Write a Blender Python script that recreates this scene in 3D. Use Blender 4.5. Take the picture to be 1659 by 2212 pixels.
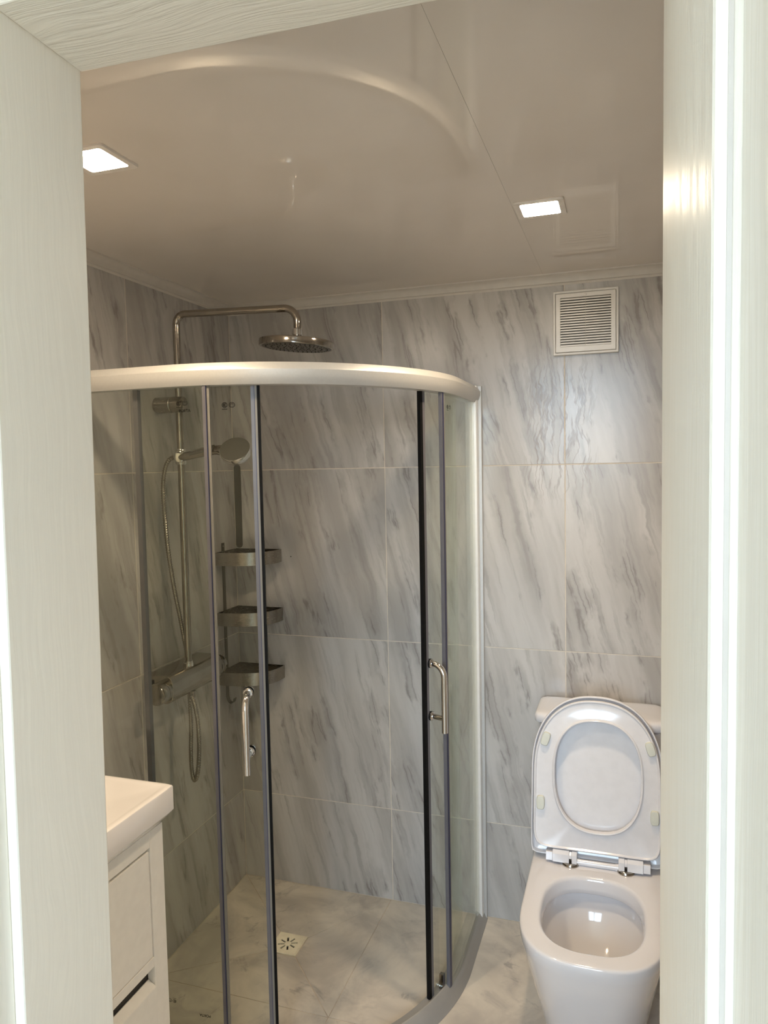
import bpy, bmesh, math, random
from mathutils import Vector, Matrix
random.seed(7)
for _o in list(bpy.data.objects): bpy.data.objects.remove(_o)
SC = bpy.context.scene
COL = SC.collection
PI = math.pi
def R(d): return math.radians(d)

# ------------------------------------------------------------------ camera
W, H = 1659, 2212
F_PX = 1588.4
yaw, pitch, roll = 0.3191, -0.0630, -0.0197
CAM = Vector((1.3682, -2.3915, 1.5379))
_fwd = Vector((-math.sin(yaw), math.cos(yaw), 0)); _right = Vector((math.cos(yaw), math.sin(yaw), 0)); _up = Vector((0, 0, 1))
_f2 = _fwd*math.cos(pitch) + _up*math.sin(pitch); _u2 = _up*math.cos(pitch) - _fwd*math.sin(pitch)
_r3 = _right*math.cos(roll) + _u2*math.sin(roll); _u3 = _u2*math.cos(roll) - _right*math.sin(roll)
cd = bpy.data.cameras.new('camera')
cam = bpy.data.objects.new('camera', cd); COL.objects.link(cam)
cd.sensor_fit = 'VERTICAL'; cd.sensor_height = 24.0; cd.lens = F_PX/H*24.0
cd.clip_start = 0.005; cd.clip_end = 60
m = Matrix((( _r3.x, _u3.x, -_f2.x, CAM.x), (_r3.y, _u3.y, -_f2.y, CAM.y), (_r3.z, _u3.z, -_f2.z, CAM.z), (0, 0, 0, 1)))
cam.matrix_world = m
SC.camera = cam

# ------------------------------------------------------------------ world, daylight, exposure
SC.view_settings.view_transform = 'Standard'
SC.view_settings.look = 'None'
SC.view_settings.gamma = 1.0
SC.view_settings.use_curve_mapping = False
SC.view_settings.exposure = 1.6
SKY = 6.6            # overcast sky seen through the hallway window
LAMP = 42.0          # radiance of the downlight diffusers
LAMP_W = 1.35        # watts of each downlight's beam
wd = bpy.data.worlds.new('overcast_sky'); SC.world = wd; wd.use_nodes = True
bg = wd.node_tree.nodes['Background']
bg.inputs['Strength'].default_value = SKY
_wt = wd.node_tree; _tc = _wt.nodes.new('ShaderNodeTexCoord'); _sp = _wt.nodes.new('ShaderNodeSeparateXYZ'); _mr = _wt.nodes.new('ShaderNodeMapRange'); _mx = _wt.nodes.new('ShaderNodeMix')
_mx.data_type = 'RGBA'; _mr.inputs[1].default_value = -.03; _mr.inputs[2].default_value = .03
_wt.links.new(_tc.outputs['Generated'], _sp.inputs[0]); _wt.links.new(_sp.outputs[2], _mr.inputs[0]); _wt.links.new(_mr.outputs[0], _mx.inputs[0])
_mx.inputs[6].default_value = (.26, .25, .22, 1); _mx.inputs[7].default_value = (0.63, 0.81, 1.0, 1)     # ground below, overcast sky above
_wt.links.new(_mx.outputs[2], bg.inputs['Color'])
WIN = (0.60, 1.76, 0.90, 2.38, -4.0)    # x0, x1, z0, z1, y of the hallway window
pl = bpy.data.lights.new('window_portal', 'AREA'); pl.shape = 'RECTANGLE'
pl.size = WIN[1]-WIN[0]; pl.size_y = WIN[3]-WIN[2]; pl.cycles.is_portal = True
po = bpy.data.objects.new('window_portal', pl); COL.objects.link(po)
po.location = ((WIN[0]+WIN[1])/2, WIN[4]-0.06, (WIN[2]+WIN[3])/2); po.rotation_euler = (R(90), 0, 0)
SC.cycles.max_bounces = 14; SC.cycles.diffuse_bounces = 10; SC.cycles.glossy_bounces = 6
SC.cycles.transmission_bounces = 10; SC.cycles.transparent_max_bounces = 24
SC.cycles.sample_clamp_indirect = 6

# ------------------------------------------------------------------ materials
class NT:
    def __init__(s, name):
        s.m = bpy.data.materials.new(name); s.m.use_nodes = True
        s.t = s.m.node_tree; s.b = s.t.nodes['Principled BSDF']; s.out = s.t.nodes['Material Output']
    def n(s, typ, **kw):
        x = s.t.nodes.new(typ)
        for k, v in kw.items(): setattr(x, k, v)
        return x
    def l(s, a, b): s.t.links.new(a, b)
    def val(s, x):
        return x
    def math(s, op, a, b=None, c=None, clamp=False):
        x = s.n('ShaderNodeMath', operation=op); x.use_clamp = clamp
        for i, v in enumerate((a, b, c)):
            if v is None: continue
            if isinstance(v, (int, float)): x.inputs[i].default_value = v
            else: s.l(v, x.inputs[i])
        return x.outputs[0]
    def mix(s, f, a, b):
        x = s.n('ShaderNodeMix', data_type='RGBA')
        for sock, v in ((x.inputs[0], f), (x.inputs[6], a), (x.inputs[7], b)):
            if isinstance(v, (int, float)): sock.default_value = v
            elif isinstance(v, tuple): sock.default_value = (*v, 1)
            else: s.l(v, sock)
        return x.outputs[2]
    def noise(s, vec, scale=1, detail=3, rough=.5, dist=0):
        x = s.n('ShaderNodeTexNoise'); s.l(vec, x.inputs['Vector'])
        x.inputs['Scale'].default_value = scale; x.inputs['Detail'].default_value = detail
        x.inputs['Roughness'].default_value = rough; x.inputs['Distortion'].default_value = dist
        return x.outputs[0]
    def ramp(s, v, lo, hi, a=0., b=1.):
        x = s.n('ShaderNodeMapRange', interpolation_type='SMOOTHSTEP'); s.l(v, x.inputs[0])
        x.inputs[1].default_value = lo; x.inputs[2].default_value = hi; x.inputs[3].default_value = a; x.inputs[4].default_value = b
        return x.outputs[0]
    def comb(s, a, b, c):
        x = s.n('ShaderNodeCombineXYZ')
        for i, v in enumerate((a, b, c)):
            if isinstance(v, (int, float)): x.inputs[i].default_value = v
            else: s.l(v, x.inputs[i])
        return x.outputs[0]
    def objxyz(s):
        tc = s.n('ShaderNodeTexCoord'); sp = s.n('ShaderNodeSeparateXYZ'); s.l(tc.outputs['Object'], sp.inputs[0])
        return sp.outputs[0], sp.outputs[1], sp.outputs[2]
    def pos(s):
        g = s.n('ShaderNodeNewGeometry'); sp = s.n('ShaderNodeSeparateXYZ'); s.l(g.outputs['Position'], sp.inputs[0])
        return sp.outputs[0], sp.outputs[1], sp.outputs[2]
    def bump(s, h, strength=.2, dist=.002):
        x = s.n('ShaderNodeBump'); x.inputs['Strength'].default_value = strength; x.inputs['Distance'].default_value = dist
        s.l(h, x.inputs['Height']); s.l(x.outputs[0], s.b.inputs['Normal'])

def plain(name, col, rough=.5, metal=0., coat=0., ior=1.5, noise=0.0, nscale=40, aniso=0, spec=None):
    k = NT(name); b = k.b
    b.inputs['Base Color'].default_value = (*col, 1); b.inputs['Roughness'].default_value = rough
    b.inputs['Metallic'].default_value = metal; b.inputs['Coat Weight'].default_value = coat; b.inputs['IOR'].default_value = ior
    b.inputs['Coat Roughness'].default_value = .03
    b.inputs['Anisotropic'].default_value = aniso
    if spec is not None: b.inputs['Specular IOR Level'].default_value = spec
    tc = k.n('ShaderNodeTexCoord')
    nz = k.noise(tc.outputs['Object'], nscale, 3)
    amt = max(noise, .02)
    k.l(k.mix(k.ramp(nz, .3, .7), tuple(c*(1-amt) for c in col), tuple(min(1, c*(1+amt)) for c in col)), b.inputs['Base Color'])
    k.l(k.ramp(nz, .3, .7, rough*.92, rough*1.08), b.inputs['Roughness'])
    return k.m

def marble_wall(name, axis, drips=False):
    k = NT(name); x, y, z = k.objxyz(); h = x if axis == 'x' else y
    oi = k.n('ShaderNodeObjectInfo'); rnd = k.math('MULTIPLY', oi.outputs['Random'], 61.0)
    t = R(14)
    u = k.math('ADD', k.math('MULTIPLY', h, math.cos(t)), k.math('MULTIPLY', z, math.sin(t)))
    v = k.math('SUBTRACT', k.math('MULTIPLY', z, math.cos(t)), k.math('MULTIPLY', h, math.sin(t)))
    # meander of the veins
    wob = k.math('MULTIPLY', k.math('SUBTRACT', k.noise(k.comb(k.math('MULTIPLY', u, 3), k.math('MULTIPLY', v, 4), rnd), 1, 4, .6), .5), .045)
    jag = k.math('MULTIPLY', k.math('SUBTRACT', k.noise(k.comb(k.math('MULTIPLY', u, 22), k.math('MULTIPLY', v, 34), rnd), 1, 4, .7), .5), .013)
    uw = k.math('ADD', k.math('ADD', u, wob), jag)
    soft = k.noise(k.comb(k.math('MULTIPLY', uw, 8), k.math('MULTIPLY', v, .9), rnd), 1, 4, .6)
    fine = k.noise(k.comb(k.math('MULTIPLY', uw, 38), k.math('MULTIPLY', v, 1.7), k.math('ADD', rnd, 9.0)), 1, 5, .65)
    v1 = k.noise(k.comb(k.math('MULTIPLY', uw, 12), k.math('MULTIPLY', v, .75), k.math('ADD', rnd, 3.0)), 1, 3, .55)
    ridge = k.ramp(k.math('ABSOLUTE', k.math('SUBTRACT', v1, .5)), 0.0, .013, 1, 0)
    wide = k.ramp(k.math('ABSOLUTE', k.math('SUBTRACT', v1, .5)), 0.0, .09, 1, 0)
    msk = k.ramp(k.noise(k.comb(k.math('MULTIPLY', uw, 9), k.math('MULTIPLY', v, 4.2), k.math('ADD', rnd, 17.0)), 1, 4, .65), .47, .60)
    base = k.mix(k.ramp(soft, .36, .66), (.555, .535, .515), (.40, .38, .36))
    base = k.mix(k.math('MULTIPLY', k.ramp(fine, .50, .72), .62), base, (.30, .28, .265))
    base = k.mix(k.math('MULTIPLY', k.math('MULTIPLY', wide, msk), .52), base, (.30, .28, .265))
    base = k.mix(k.math('MULTIPLY', k.math('MULTIPLY', ridge, msk), .55), base, (.19, .17, .16))
    rough = .23
    if drips:
        px, py, pz = k.pos()
        reg = k.math('MULTIPLY', k.math('MULTIPLY', k.ramp(px, 1.03, 1.10), k.ramp(px, 1.24, 1.30, 1, 0)),
                     k.math('MULTIPLY', k.ramp(pz, 1.36, 1.55), k.ramp(pz, 1.76, 1.92, 1, 0)))
        wx = k.math('ADD', k.math('MULTIPLY', px, 42), k.math('MULTIPLY', k.noise(k.comb(k.math('MULTIPLY', px, 14), k.math('MULTIPLY', pz, 14), 0.0), 1, 3), 2.0))
        dn = k.noise(k.comb(wx, k.math('MULTIPLY', pz, 4.0), 4.0), 1, 4, .55)
        edge = k.ramp(k.math('ABSOLUTE', k.math('SUBTRACT', dn, .5)), .0, .045, 1, 0)
        film = k.ramp(dn, .47, .53)
        base = k.mix(k.math('MULTIPLY', k.math('MULTIPLY', edge, reg), .85), base, (.27, .225, .19))
        rr = k.math('SUBTRACT', rough, k.math('MULTIPLY', k.math('MULTIPLY', film, reg), .03))
        k.l(rr, k.b.inputs['Roughness'])
        k.bump(k.math('MULTIPLY', k.math('ADD', film, edge), reg), .06, .0008)
    else:
        k.l(k.ramp(soft, .3, .7, rough-.03, rough+.03), k.b.inputs['Roughness'])
    k.l(base, k.b.inputs['Base Color'])
    return k.m

def marble_floor(name):
    k = NT(name); x, y, z = k.pos()
    c = k.comb(x, y, 0.3)
    n1 = k.noise(c, 3.2, 5, .6, .6); n2 = k.noise(c, 9, 5, .65, .9); n3 = k.noise(k.comb(x, y, 7.7), 2.4, 5, .6, .9)
    col = k.mix(k.ramp(n1, .35, .68), (.70, .64, .555), (.44, .405, .365))
    col = k.mix(k.math('MULTIPLY', k.ramp(n2, .5, .7), .55), col, (.36, .335, .315))
    vein = k.ramp(k.math('ABSOLUTE', k.math('SUBTRACT', n3, .5)), 0, .014, 1, 0)
    col = k.mix(k.math('MULTIPLY', k.math('MULTIPLY', vein, k.ramp(n2, .46, .62)), .5), col, (.24, .22, .21))
    k.l(col, k.b.inputs['Base Color']); k.l(k.ramp(n1, .3, .7, .30, .36), k.b.inputs['Roughness'])
    return k.m

def wood_white(name, axis, col=(.86, .82, .735), deep=.35):
    """white foiled door wood: grain relief runs along the given axis"""
    k = NT(name); x, y, z = k.objxyz()
    if axis == 'z': a, b_, c = k.math('ADD', x, y), z, k.math('SUBTRACT', x, y)
    else: a, b_, c = y, x, z
    wob = k.math('MULTIPLY', k.noise(k.comb(k.math('MULTIPLY', a, 7), k.math('MULTIPLY', b_, 2.2), 0.), 1, 2), .10)
    aa = k.math('ADD', a, wob)
    fine = k.noise(k.comb(k.math('MULTIPLY', aa, 260), k.math('MULTIPLY', b_, 9), c), 1, 3, .6)
    cath = k.math('SINE', k.math('MULTIPLY', aa, 520))
    cm = k.ramp(k.noise(k.comb(k.math('MULTIPLY', a, 9), k.math('MULTIPLY', b_, 1.0), 2.), 1, 2), .42, .62)
    hgt = k.math('ADD', k.ramp(fine, .35, .6), k.math('MULTIPLY', k.math('MULTIPLY', cath, cm), .55))
    k.l(k.mix(k.ramp(fine, .4, .7), tuple(c_*.97 for c_ in col), col), k.b.inputs['Base Color'])
    k.l(k.ramp(fine,   .38, .62, .52, .30), k.b.inputs['Roughness']); k.b.inputs['Specular IOR Level'].default_value = .19
    k.bump(hgt, deep, .0012)
    return k.m

def glass_mat(name, tint, refl_ior=1.45):
    k = NT(name); k.t.nodes.remove(k.b)
    tr = k.n('ShaderNodeBsdfTransparent'); tr.inputs[0].default_value = (*tint, 1)
    gl = k.n('ShaderNodeBsdfGlossy'); gl.inputs['Roughness'].default_value = 0.0; gl.inputs[0].default_value = (.95, 1, .97, 1)
    lw = k.n('ShaderNodeLayerWeight'); lw.inputs[0].default_value = .5
    fr = k.math('ADD', .016, k.math('MULTIPLY', .9, k.math('POWER', lw.outputs['Facing'], 5.0)), clamp=True)   # Schlick
    mx = k.n('ShaderNodeMixShader'); k.l(fr, mx.inputs[0]); k.l(tr.outputs[0], mx.inputs[1]); k.l(gl.outputs[0], mx.inputs[2])
    k.l(mx.outputs[0], k.out.inputs['Surface'])
    return k.m

def emit(name, col, s):
    k = NT(name); b = k.b
    b.inputs['Base Color'].default_value = (.9, .9, .9, 1); b.inputs['Emission Color'].default_value = (*col, 1); b.inputs['Emission Strength'].default_value = s
    return k.m

def brushed(name, col, rough, axis='z'):
    k = NT(name); x, y, z = k.objxyz()
    n = k.noise(k.comb(k.math('MULTIPLY', x, 60), k.math('MULTIPLY', y, 60), k.math('MULTIPLY', z, 900)), 1, 2)
    k.l(k.mix(n, tuple(c*.88 for c in col), col), k.b.inputs['Base Color'])
    k.b.inputs['Metallic'].default_value = 1; k.l(k.ramp(n, .3, .7, rough*.85, rough*1.15), k.b.inputs['Roughness'])
    return k.m

M = {}
# tiles
M['tile_back'] = marble_wall('marble_tile_back', 'x', True)
M['tile_left'] = marble_wall('marble_tile_left', 'y')
M['tile_floor'] = marble_floor('marble_floor_tile')
M['grout'] = plain('grout', (.66, .60, .52), .85, noise=.06)
M['grout_dirty'] = plain('grout_dirty', (.54, .46, .37), .85, noise=.2, nscale=18)
M['ceiling'] = plain('ceiling_panel_gloss', (.71, .655, .60),   .035, ior=1.48, noise=.01, nscale=4)
M['trim'] = plain('cove_white', (.62, .58, .53), .4, noise=.02)
M['paint'] = plain('wall_paint', (.88, .875, .85), .8, noise=.03)
M['hallfloor'] = plain('hall_floor', (.55, .49, .42), .5, noise=.1, nscale=8)
M['wood_v'] = wood_white('white_wood_upright', 'z', deep=.05)
M['wood_r'] = wood_white('white_wood_brushed', 'z', deep=.12)
M['wood_h'] = wood_white('white_wood_across', 'x', deep=.38)
M['glass'] = glass_mat('shower_glass', (.928, .936, .912))
M['pane'] = glass_mat('window_glass', (.98, .99, .99))
M['seal'] = plain('clear_seal', (.115, .112, .125), .3, noise=.04)
M['seal_dark'] = plain('seal_blue_lip', (.022, .026, .075), .4)  # dark blue lip, the seal's own colour
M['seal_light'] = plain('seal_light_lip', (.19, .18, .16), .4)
M['black'] = plain('black_magnet', (.004, .004, .004), .6, spec=.15)
M['alu'] = plain('satin_aluminium', (.59, .585, .57), .45, metal=.4, noise=.02, nscale=200)
M['alu_bright'] = plain('bright_aluminium', (.86, .86, .85), .35, metal=.15)
M['alu_rail'] = plain('grey_aluminium', (.40, .39, .375), .42, metal=.4)
M['rail_fill'] = plain('rail_fill_grey', (.16, .155, .15), .7)  # dark grey for the strip added inside the top rail
M['chrome'] = plain('chrome', (.74, .72, .70), .07, metal=1, noise=.01)
M['chrome_dark'] = plain('chrome_darker', (.38, .345, .30), .12, metal=1, noise=.05)  # chrome with a darker, browner base colour
M['steel'] = brushed('brushed_steel', (.42, .385, .335), .24)
M['hookdark'] = plain('dark_steel', (.13, .12, .10), .4, metal=.6)
M['basket'] = plain('basket_steel', (.30, .28, .24), .5, metal=.3, noise=.01, nscale=40)
M['ceramic'] = plain('white_ceramic', (.77, .75, .755), .10, coat=.6, noise=.008, nscale=5)
M['ceramic_toilet'] = plain('toilet_ceramic', (.69, .68, .705), .09, coat=.6, noise=.008, nscale=5)
M['seat'] = plain('white_seat_plastic', (.72, .71, .735), .14, coat=.2, noise=.008)
M['bumper'] = plain('pad_rubber', (.62, .63, .56), .5)
M['water'] = plain('bowl_water', (.50, .46, .40), .03)
M['cab'] = plain('white_lacquer', (.88, .86, .82), .38, noise=.01)
M['gap'] = plain('painted_gap_shade', (.035, .03, .025), .8)  # near-black colour standing in for shade between the drawers
M['ceilgap'] = plain('ceiling_joint', (.42, .37, .32), .8)
M['drain'] = plain('ivory_plastic', (.80, .74, .58), .35, noise=.05)
M['dark'] = plain('drain_dark', (.010, .007, .004), .6)
M['vent'] = plain('vent_white', (.74, .72, .69), .3, noise=.015)
M['ventdark'] = plain('vent_cavity_shade', (.10, .09, .08), .9)
M['print'] = plain('black_print', (.004, .004, .004), .9, spec=0.0)
M['lampframe'] = plain('lamp_frame', (.70, .66, .62), .35)
M['lamp'] = emit('lamp_diffuser', (1.0, .82, .60), LAMP)
M['handgrey'] = plain('hand_shower_grey', (.085, .08, .066), .55, spec=.2)
M['curtain'] = plain('hall_door_white', (.75, .75, .73), .5)

# ------------------------------------------------------------------ mesh helpers
def link(name, bm, mat, parent=None, smooth=None, bevel=0, loc=None, segs=2, recalc=True):
    if recalc: bmesh.ops.recalc_face_normals(bm, faces=bm.faces)
    me = bpy.data.meshes.new(name); bm.to_mesh(me); bm.free()
    o = bpy.data.objects.new(name, me); COL.objects.link(o)
    if isinstance(mat, (list, tuple)):
        for q in mat: me.materials.append(q)
    else: me.materials.append(mat)
    if parent: o.parent = parent
    if loc: o.location = loc
    if smooth is not None:
        for p in me.polygons: p.use_smooth = True
        try: me.set_sharp_from_angle(angle=R(smooth))
        except Exception: pass
    if bevel:
        md = o.modifiers.new('bevel', 'BEVEL'); md.width = bevel; md.segments = segs; md.limit_method = 'ANGLE'; md.angle_limit = R(40)
        md.harden_normals = False
    return o
def empty(name, label=None, cat=None, loc=(0, 0, 0), group=None, kind=None):
    o = bpy.data.objects.new(name, None); COL.objects.link(o); o.location = loc; o.empty_display_size = .05
    tag(o, label, cat, group, kind); return o
def tag(o, label=None, cat=None, group=None, kind=None):
    if label: o['label'] = label
    if cat: o['category'] = cat
    if group: o['group'] = group
    if kind: o['kind'] = kind
    return o
def box(bm, x0, x1, y0, y1, z0, z1):
    vs = [bm.verts.new((x, y, z)) for x in (x0, x1) for y in (y0, y1) for z in (z0, z1)]
    for f in ((0, 1, 3, 2), (4, 6, 7, 5), (0, 4, 5, 1), (2, 3, 7, 6), (0, 2, 6, 4), (1, 5, 7, 3)):
        bm.faces.new([vs[i] for i in f])
    return vs
def B(*a):
    bm = bmesh.new(); box(bm, *a); return bm
def frame_of(d):
    d = d.normalized(); a = Vector((0, 0, 1)) if abs(d.z) < .9 else Vector((1, 0, 0))
    u = d.cross(a).normalized(); return u, d.cross(u).normalized()
def tube(bm, pts, r, n=16, caps=True):
    """tube along pts, r number or list"""
    pts = [Vector(p) for p in pts]; rs = r if isinstance(r, (list, tuple)) else [r]*len(pts)
    rings = []; u = None
    for i, p in enumerate(pts):
        d = (pts[min(i+1, len(pts)-1)] - pts[max(i-1, 0)])
        if d.length < 1e-9: d = pts[-1]-pts[0]
        d.normalize()
        if u is None: u, v = frame_of(d)
        else:
            u = (u - d*u.dot(d)).normalized()
        v = d.cross(u).normalized()
        rings.append([bm.verts.new(p + (u*math.cos(2*PI*k/n) + v*math.sin(2*PI*k/n))*rs[i]) for k in range(n)])
    for a, b in zip(rings, rings[1:]):
        for k in range(n): bm.faces.new((a[k], a[(k+1) % n], b[(k+1) % n], b[k]))
    if caps: bm.faces.new(rings[0][::-1]); bm.faces.new(rings[-1])
def lathe(bm, c, axis, prof, n=24):
    """prof: list of (r, t) along axis from c; closed with caps"""
    c = Vector(c); d = Vector(axis).normalized(); u, v = frame_of(d); rings = []
    for r, t in prof:
        rings.append([bm.verts.new(c + d*t + (u*math.cos(2*PI*k/n) + v*math.sin(2*PI*k/n))*max(r, 1e-5)) for k in range(n)])
    for a, b in zip(rings, rings[1:]):
        for k in range(n): bm.faces.new((a[k], a[(k+1) % n], b[(k+1) % n], b[k]))
    bm.faces.new(rings[0][::-1]); bm.faces.new(rings[-1])
def loft(bm, rings, closed=True, cap0=True, cap1=True):
    rr = [[bm.verts.new(p) for p in r] for r in rings]; n = len(rr[0])
    for a, b in zip(rr, rr[1:]):
        for k in range(n if closed else n-1): bm.faces.new((a[k], a[(k+1) % n], b[(k+1) % n], b[k]))
    if cap0: bm.faces.new(rr[0][::-1])
    if cap1: bm.faces.new(rr[-1])
    return rr
def prism(bm, poly, f0, f1):
    """poly in 2d mapped to 3d by f0 and f1"""
    a = [bm.verts.new(f0(p)) for p in poly]; b = [bm.verts.new(f1(p)) for p in poly]; n = len(poly)
    bm.faces.new(a[::-1]); bm.faces.new(b)
    for k in range(n): bm.faces.new((a[k], a[(k+1) % n], b[(k+1) % n], b[k]))
def smoothpts(P, sub=8):
    """Catmull-Rom"""
    P = [Vector(p) for p in P]; out = []
    for i in range(len(P)-1):
        p0, p1, p2, p3 = P[max(i-1, 0)], P[i], P[i+1], P[min(i+2, len(P)-1)]
        for s in range(sub):
            t = s/sub
            out.append(.5*((2*p1) + (p2-p0)*t + (2*p0-5*p1+4*p2-p3)*t*t + (3*p1-p0-3*p2+p3)*t**3))
    out.append(P[-1]); return out
def sell(cx, cy, a, bt, bb, nt, nb, N=96, ph=0.0):
    """closed outline: half super-ellipses above (bt, nt) and below (bb, nb)"""
    o = []
    for k in range(N):
        t = 2*PI*k/N; c, s = math.cos(t), math.sin(t)
        n, b = (nt, bt) if s >= 0 else (nb, bb)
        den = (abs(c)**n + abs(s)**n)**(1/n)
        o.append((cx + a*c/den, cy + b*s/den))
    return o

# ------------------------------------------------------------------ setting: room shell
CEIL = 2.122; ZA = 1.5308; XR = 1.72; YF = -1.62
G = .0016   # half joint
V1, V2 = .5835, 1.1835
wb = link('wall_back', B(-.08, XR+.08, .0012, .10, -.05, 2.45), M['grout']); tag(wb, 'grey marble tiled wall behind the shower and toilet', kind='structure')
wl = link('wall_left', B(-.10, -.0012, YF, .008, -.05, 2.45), M['grout']); tag(wl, 'grey marble tiled wall carrying the shower set and vanity', kind='structure')
rows = [(0, ZA-1.2), (ZA-1.2, ZA-.6), (ZA-.6, ZA), (ZA, CEIL+.01)]
def tile(parent, mat, a0, a1, z0, z1, wall):
    cx_, cz_ = (a0+a1)/2, (z0+z1)/2; hw, hh = (a1-a0)/2-G, (z1-z0)/2-G
    bm = B(-hw, hw, -.006, .010, -hh, hh) if wall == 'b' else B(-.010, .006, -hw, hw, -hh, hh)
    o = link('wall_tile', bm, mat, parent, bevel=.0005, segs=1)
    o.location = (cx_, .006, cz_) if wall == 'b' else (-.006, cx_, cz_)
    return o
for z0, z1 in rows:
    for a0, a1 in ((0, V1), (V1, V2), (V2, XR)): tile(wb, M['tile_back'], a0, a1, z0, z1, 'b')
    for a0, a1 in ((-.5803, 0), (-1.1803, -.5803), (YF, -1.1803)): tile(wl, M['tile_left'], a0, a1, z0, z1, 'l')
wr = link('wall_right', B(XR, XR+.1, -1.78, .10, -.05, 2.45), M['tile_left']); tag(wr, 'tiled wall right of the toilet', kind='structure')

# floor
fl = link('floor', B(-.1, XR+.1, YF, .1, -.06, -.0015), M['grout_dirty']); tag(fl, 'marble tiled bathroom floor', kind='structure')
def floor_tile(poly):
    c = Vector((sum(p[0] for p in poly)/len(poly), sum(p[1] for p in poly)/len(poly)))
    n = len(poly); area = sum(poly[i][0]*poly[(i+1) % n][1]-poly[(i+1) % n][0]*poly[i][1] for i in range(n))
    if area < 0: poly = poly[::-1]
    ins = []
    for i in range(n):     # inset by half a joint
        p0, p1, p2 = Vector(poly[i-1]), Vector(poly[i]), Vector(poly[(i+1) % n])
        e1, e2 = (p1-p0).normalized(), (p2-p1).normalized()
        n1, n2 = Vector((-e1.y, e1.x)), Vector((-e2.y, e2.x)); b = n1+n2
        ins.append(p1 + b*(.0013/max(.2, b.dot(n1))))
    bm = bmesh.new(); prism(bm, ins, lambda p: (p[0], p[1], -.008), lambda p: (p[0], p[1], 0.0))
    return link('floor_tile', bm, M['tile_floor'], fl, bevel=.0005, segs=1)
D0, D1, E0, E1 = .2805, .3795, -.2785, -.3775     # drain square
FX, FY = .577, -.583
floor_tile([(0, 0), (FX, 0), (D1, E0), (D0, E0)]); floor_tile([(FX, 0), (FX, FY), (D1, E1), (D1, E0)])
floor_tile([(FX, FY), (0, FY), (D0, E1), (D1, E1)]); floor_tile([(0, FY), (0, 0), (D0, E0), (D0, E1)])
for x0, x1 in ((0, FX), (FX, FX+.6), (FX+.6, XR)):
    for y0, y1 in ((FY, 0), (FY-.6, FY), (YF, FY-.6)):
        if (x0, y1) == (0, 0): continue
        floor_tile([(x0, y0), (x1, y0), (x1, y1), (x0, y1)])

# ceiling of two long glossy panels
ce = link('ceiling', B(-.1, XR+.1, YF-.16, .1, CEIL+.012, CEIL+.06), M['ceilgap']); tag(ce, 'glossy beige panelled bathroom ceiling', kind='structure')
for x0, x1 in ((-.08, 1.1196), (1.1200, XR+.08)):
    link('ceiling_panel', B(x0, x1, YF-.15, .08, CEIL, CEIL+.011), M['ceiling'], ce)
# coving
def cove(name, mapf, a0, a1):
    pr = [(0, 0), (.026, 0), (.0255, -.004), (.021, -.0055), (.015, -.009), (.011, -.015), (.0095, -.022), (.0085, -.0265), (.003, -.028), (0, -.034)]
    bm = bmesh.new(); prism(bm, pr, lambda p: mapf(a0, *p), lambda p: mapf(a1, *p))
    o = link(name, bm, M['trim'], smooth=35); tag(o, kind='structure'); return o
tag(cove('trim_1', lambda a, d, z: (a, -d, CEIL+z), .0, XR), 'white coving strip above the back wall')
tag(cove('trim_2', lambda a, d, z: (d, a, CEIL+z), YF, .0), 'white coving strip above the left wall')

# front wall round the door, rotated as the frame is
ANG = R(1.9); FC = Vector((.718, -1.60, 0)); HZ = 2.037
def fr(u, v, z, lean=0.0111):
    """door frame coordinates: u across, v into the bathroom, z up; the left post leans a little"""
    x = FC.x + u*math.cos(ANG) - v*math.sin(ANG); y = FC.y + u*math.sin(ANG) + v*math.cos(ANG)
    return (x - lean*(HZ-z), y, z)
def frbox(bm, u0, u1, v0, v1, z0, z1, lean=.0111):
    vs = [bm.verts.new(fr(u, v, z, lean)) for u in (u0, u1) for v in (v0, v1) for z in (z0, z1)]
    for f in ((0, 1, 3, 2), (4, 6, 7, 5), (0, 4, 5, 1), (2, 3, 7, 6), (0, 2, 6, 4), (1, 5, 7, 3)): bm.faces.new([vs[i] for i in f])
bm = bmesh.new()
box(bm, -.1, .66, -1.80, YF, -.05, 2.45); box(bm, .66, 1.46, -1.80, YF, HZ+.045, 2.45); box(bm, 1.46, XR+.1, -1.80, YF, -.05, 2.45)
wf = link('wall_front', bm, M['paint']); tag(wf, 'plastered wall the doorway passes through', kind='structure')
d1 = empty('door_1', 'white wood grained door frame the view passes through', kind='structure', loc=(0, 0, 0))
bm = bmesh.new(); frbox(bm, -.055, 0, -.157, 0, 0, HZ+.03)
j1 = link('door_post', bm, M['wood_v'], d1, bevel=.0025)
bm = bmesh.new(); frbox(bm, -.055, -.012, -.215, -.157, 0, HZ+.03); frbox(bm, -.018, -.0095, -.215, -.20, 0, HZ+.03)
link('door_rebate', bm, M['wood_v'], d1, bevel=.002)
bm = bmesh.new(); frbox(bm, 0, .70, -.142, 0, HZ, HZ+.05, 0)
link('door_head', bm, M['wood_h'], d1, bevel=.0025)
bm = bmesh.new(); frbox(bm, -.012, .70, -.215, -.142, HZ+.012, HZ+.05, 0)
link('door_rebate', bm, M['wood_h'], d1, bevel=.002)
# deep right-hand lining, set square to the room
link('door_post', B(1.402, 1.46, -2.05, -1.60, 0, 2.45), M['wood_r'], d1, bevel=.003)
bm = B(1.413, 1.46, -2.30, -2.05, 0, 2.45)
link('door_rebate', bm, M['wood_r'], d1, bevel=.002)
link('door_gasket', B(1.4075, 1.4095, -2.0515, -2.048, 0, 2.45), M['trim'], d1)
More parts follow.
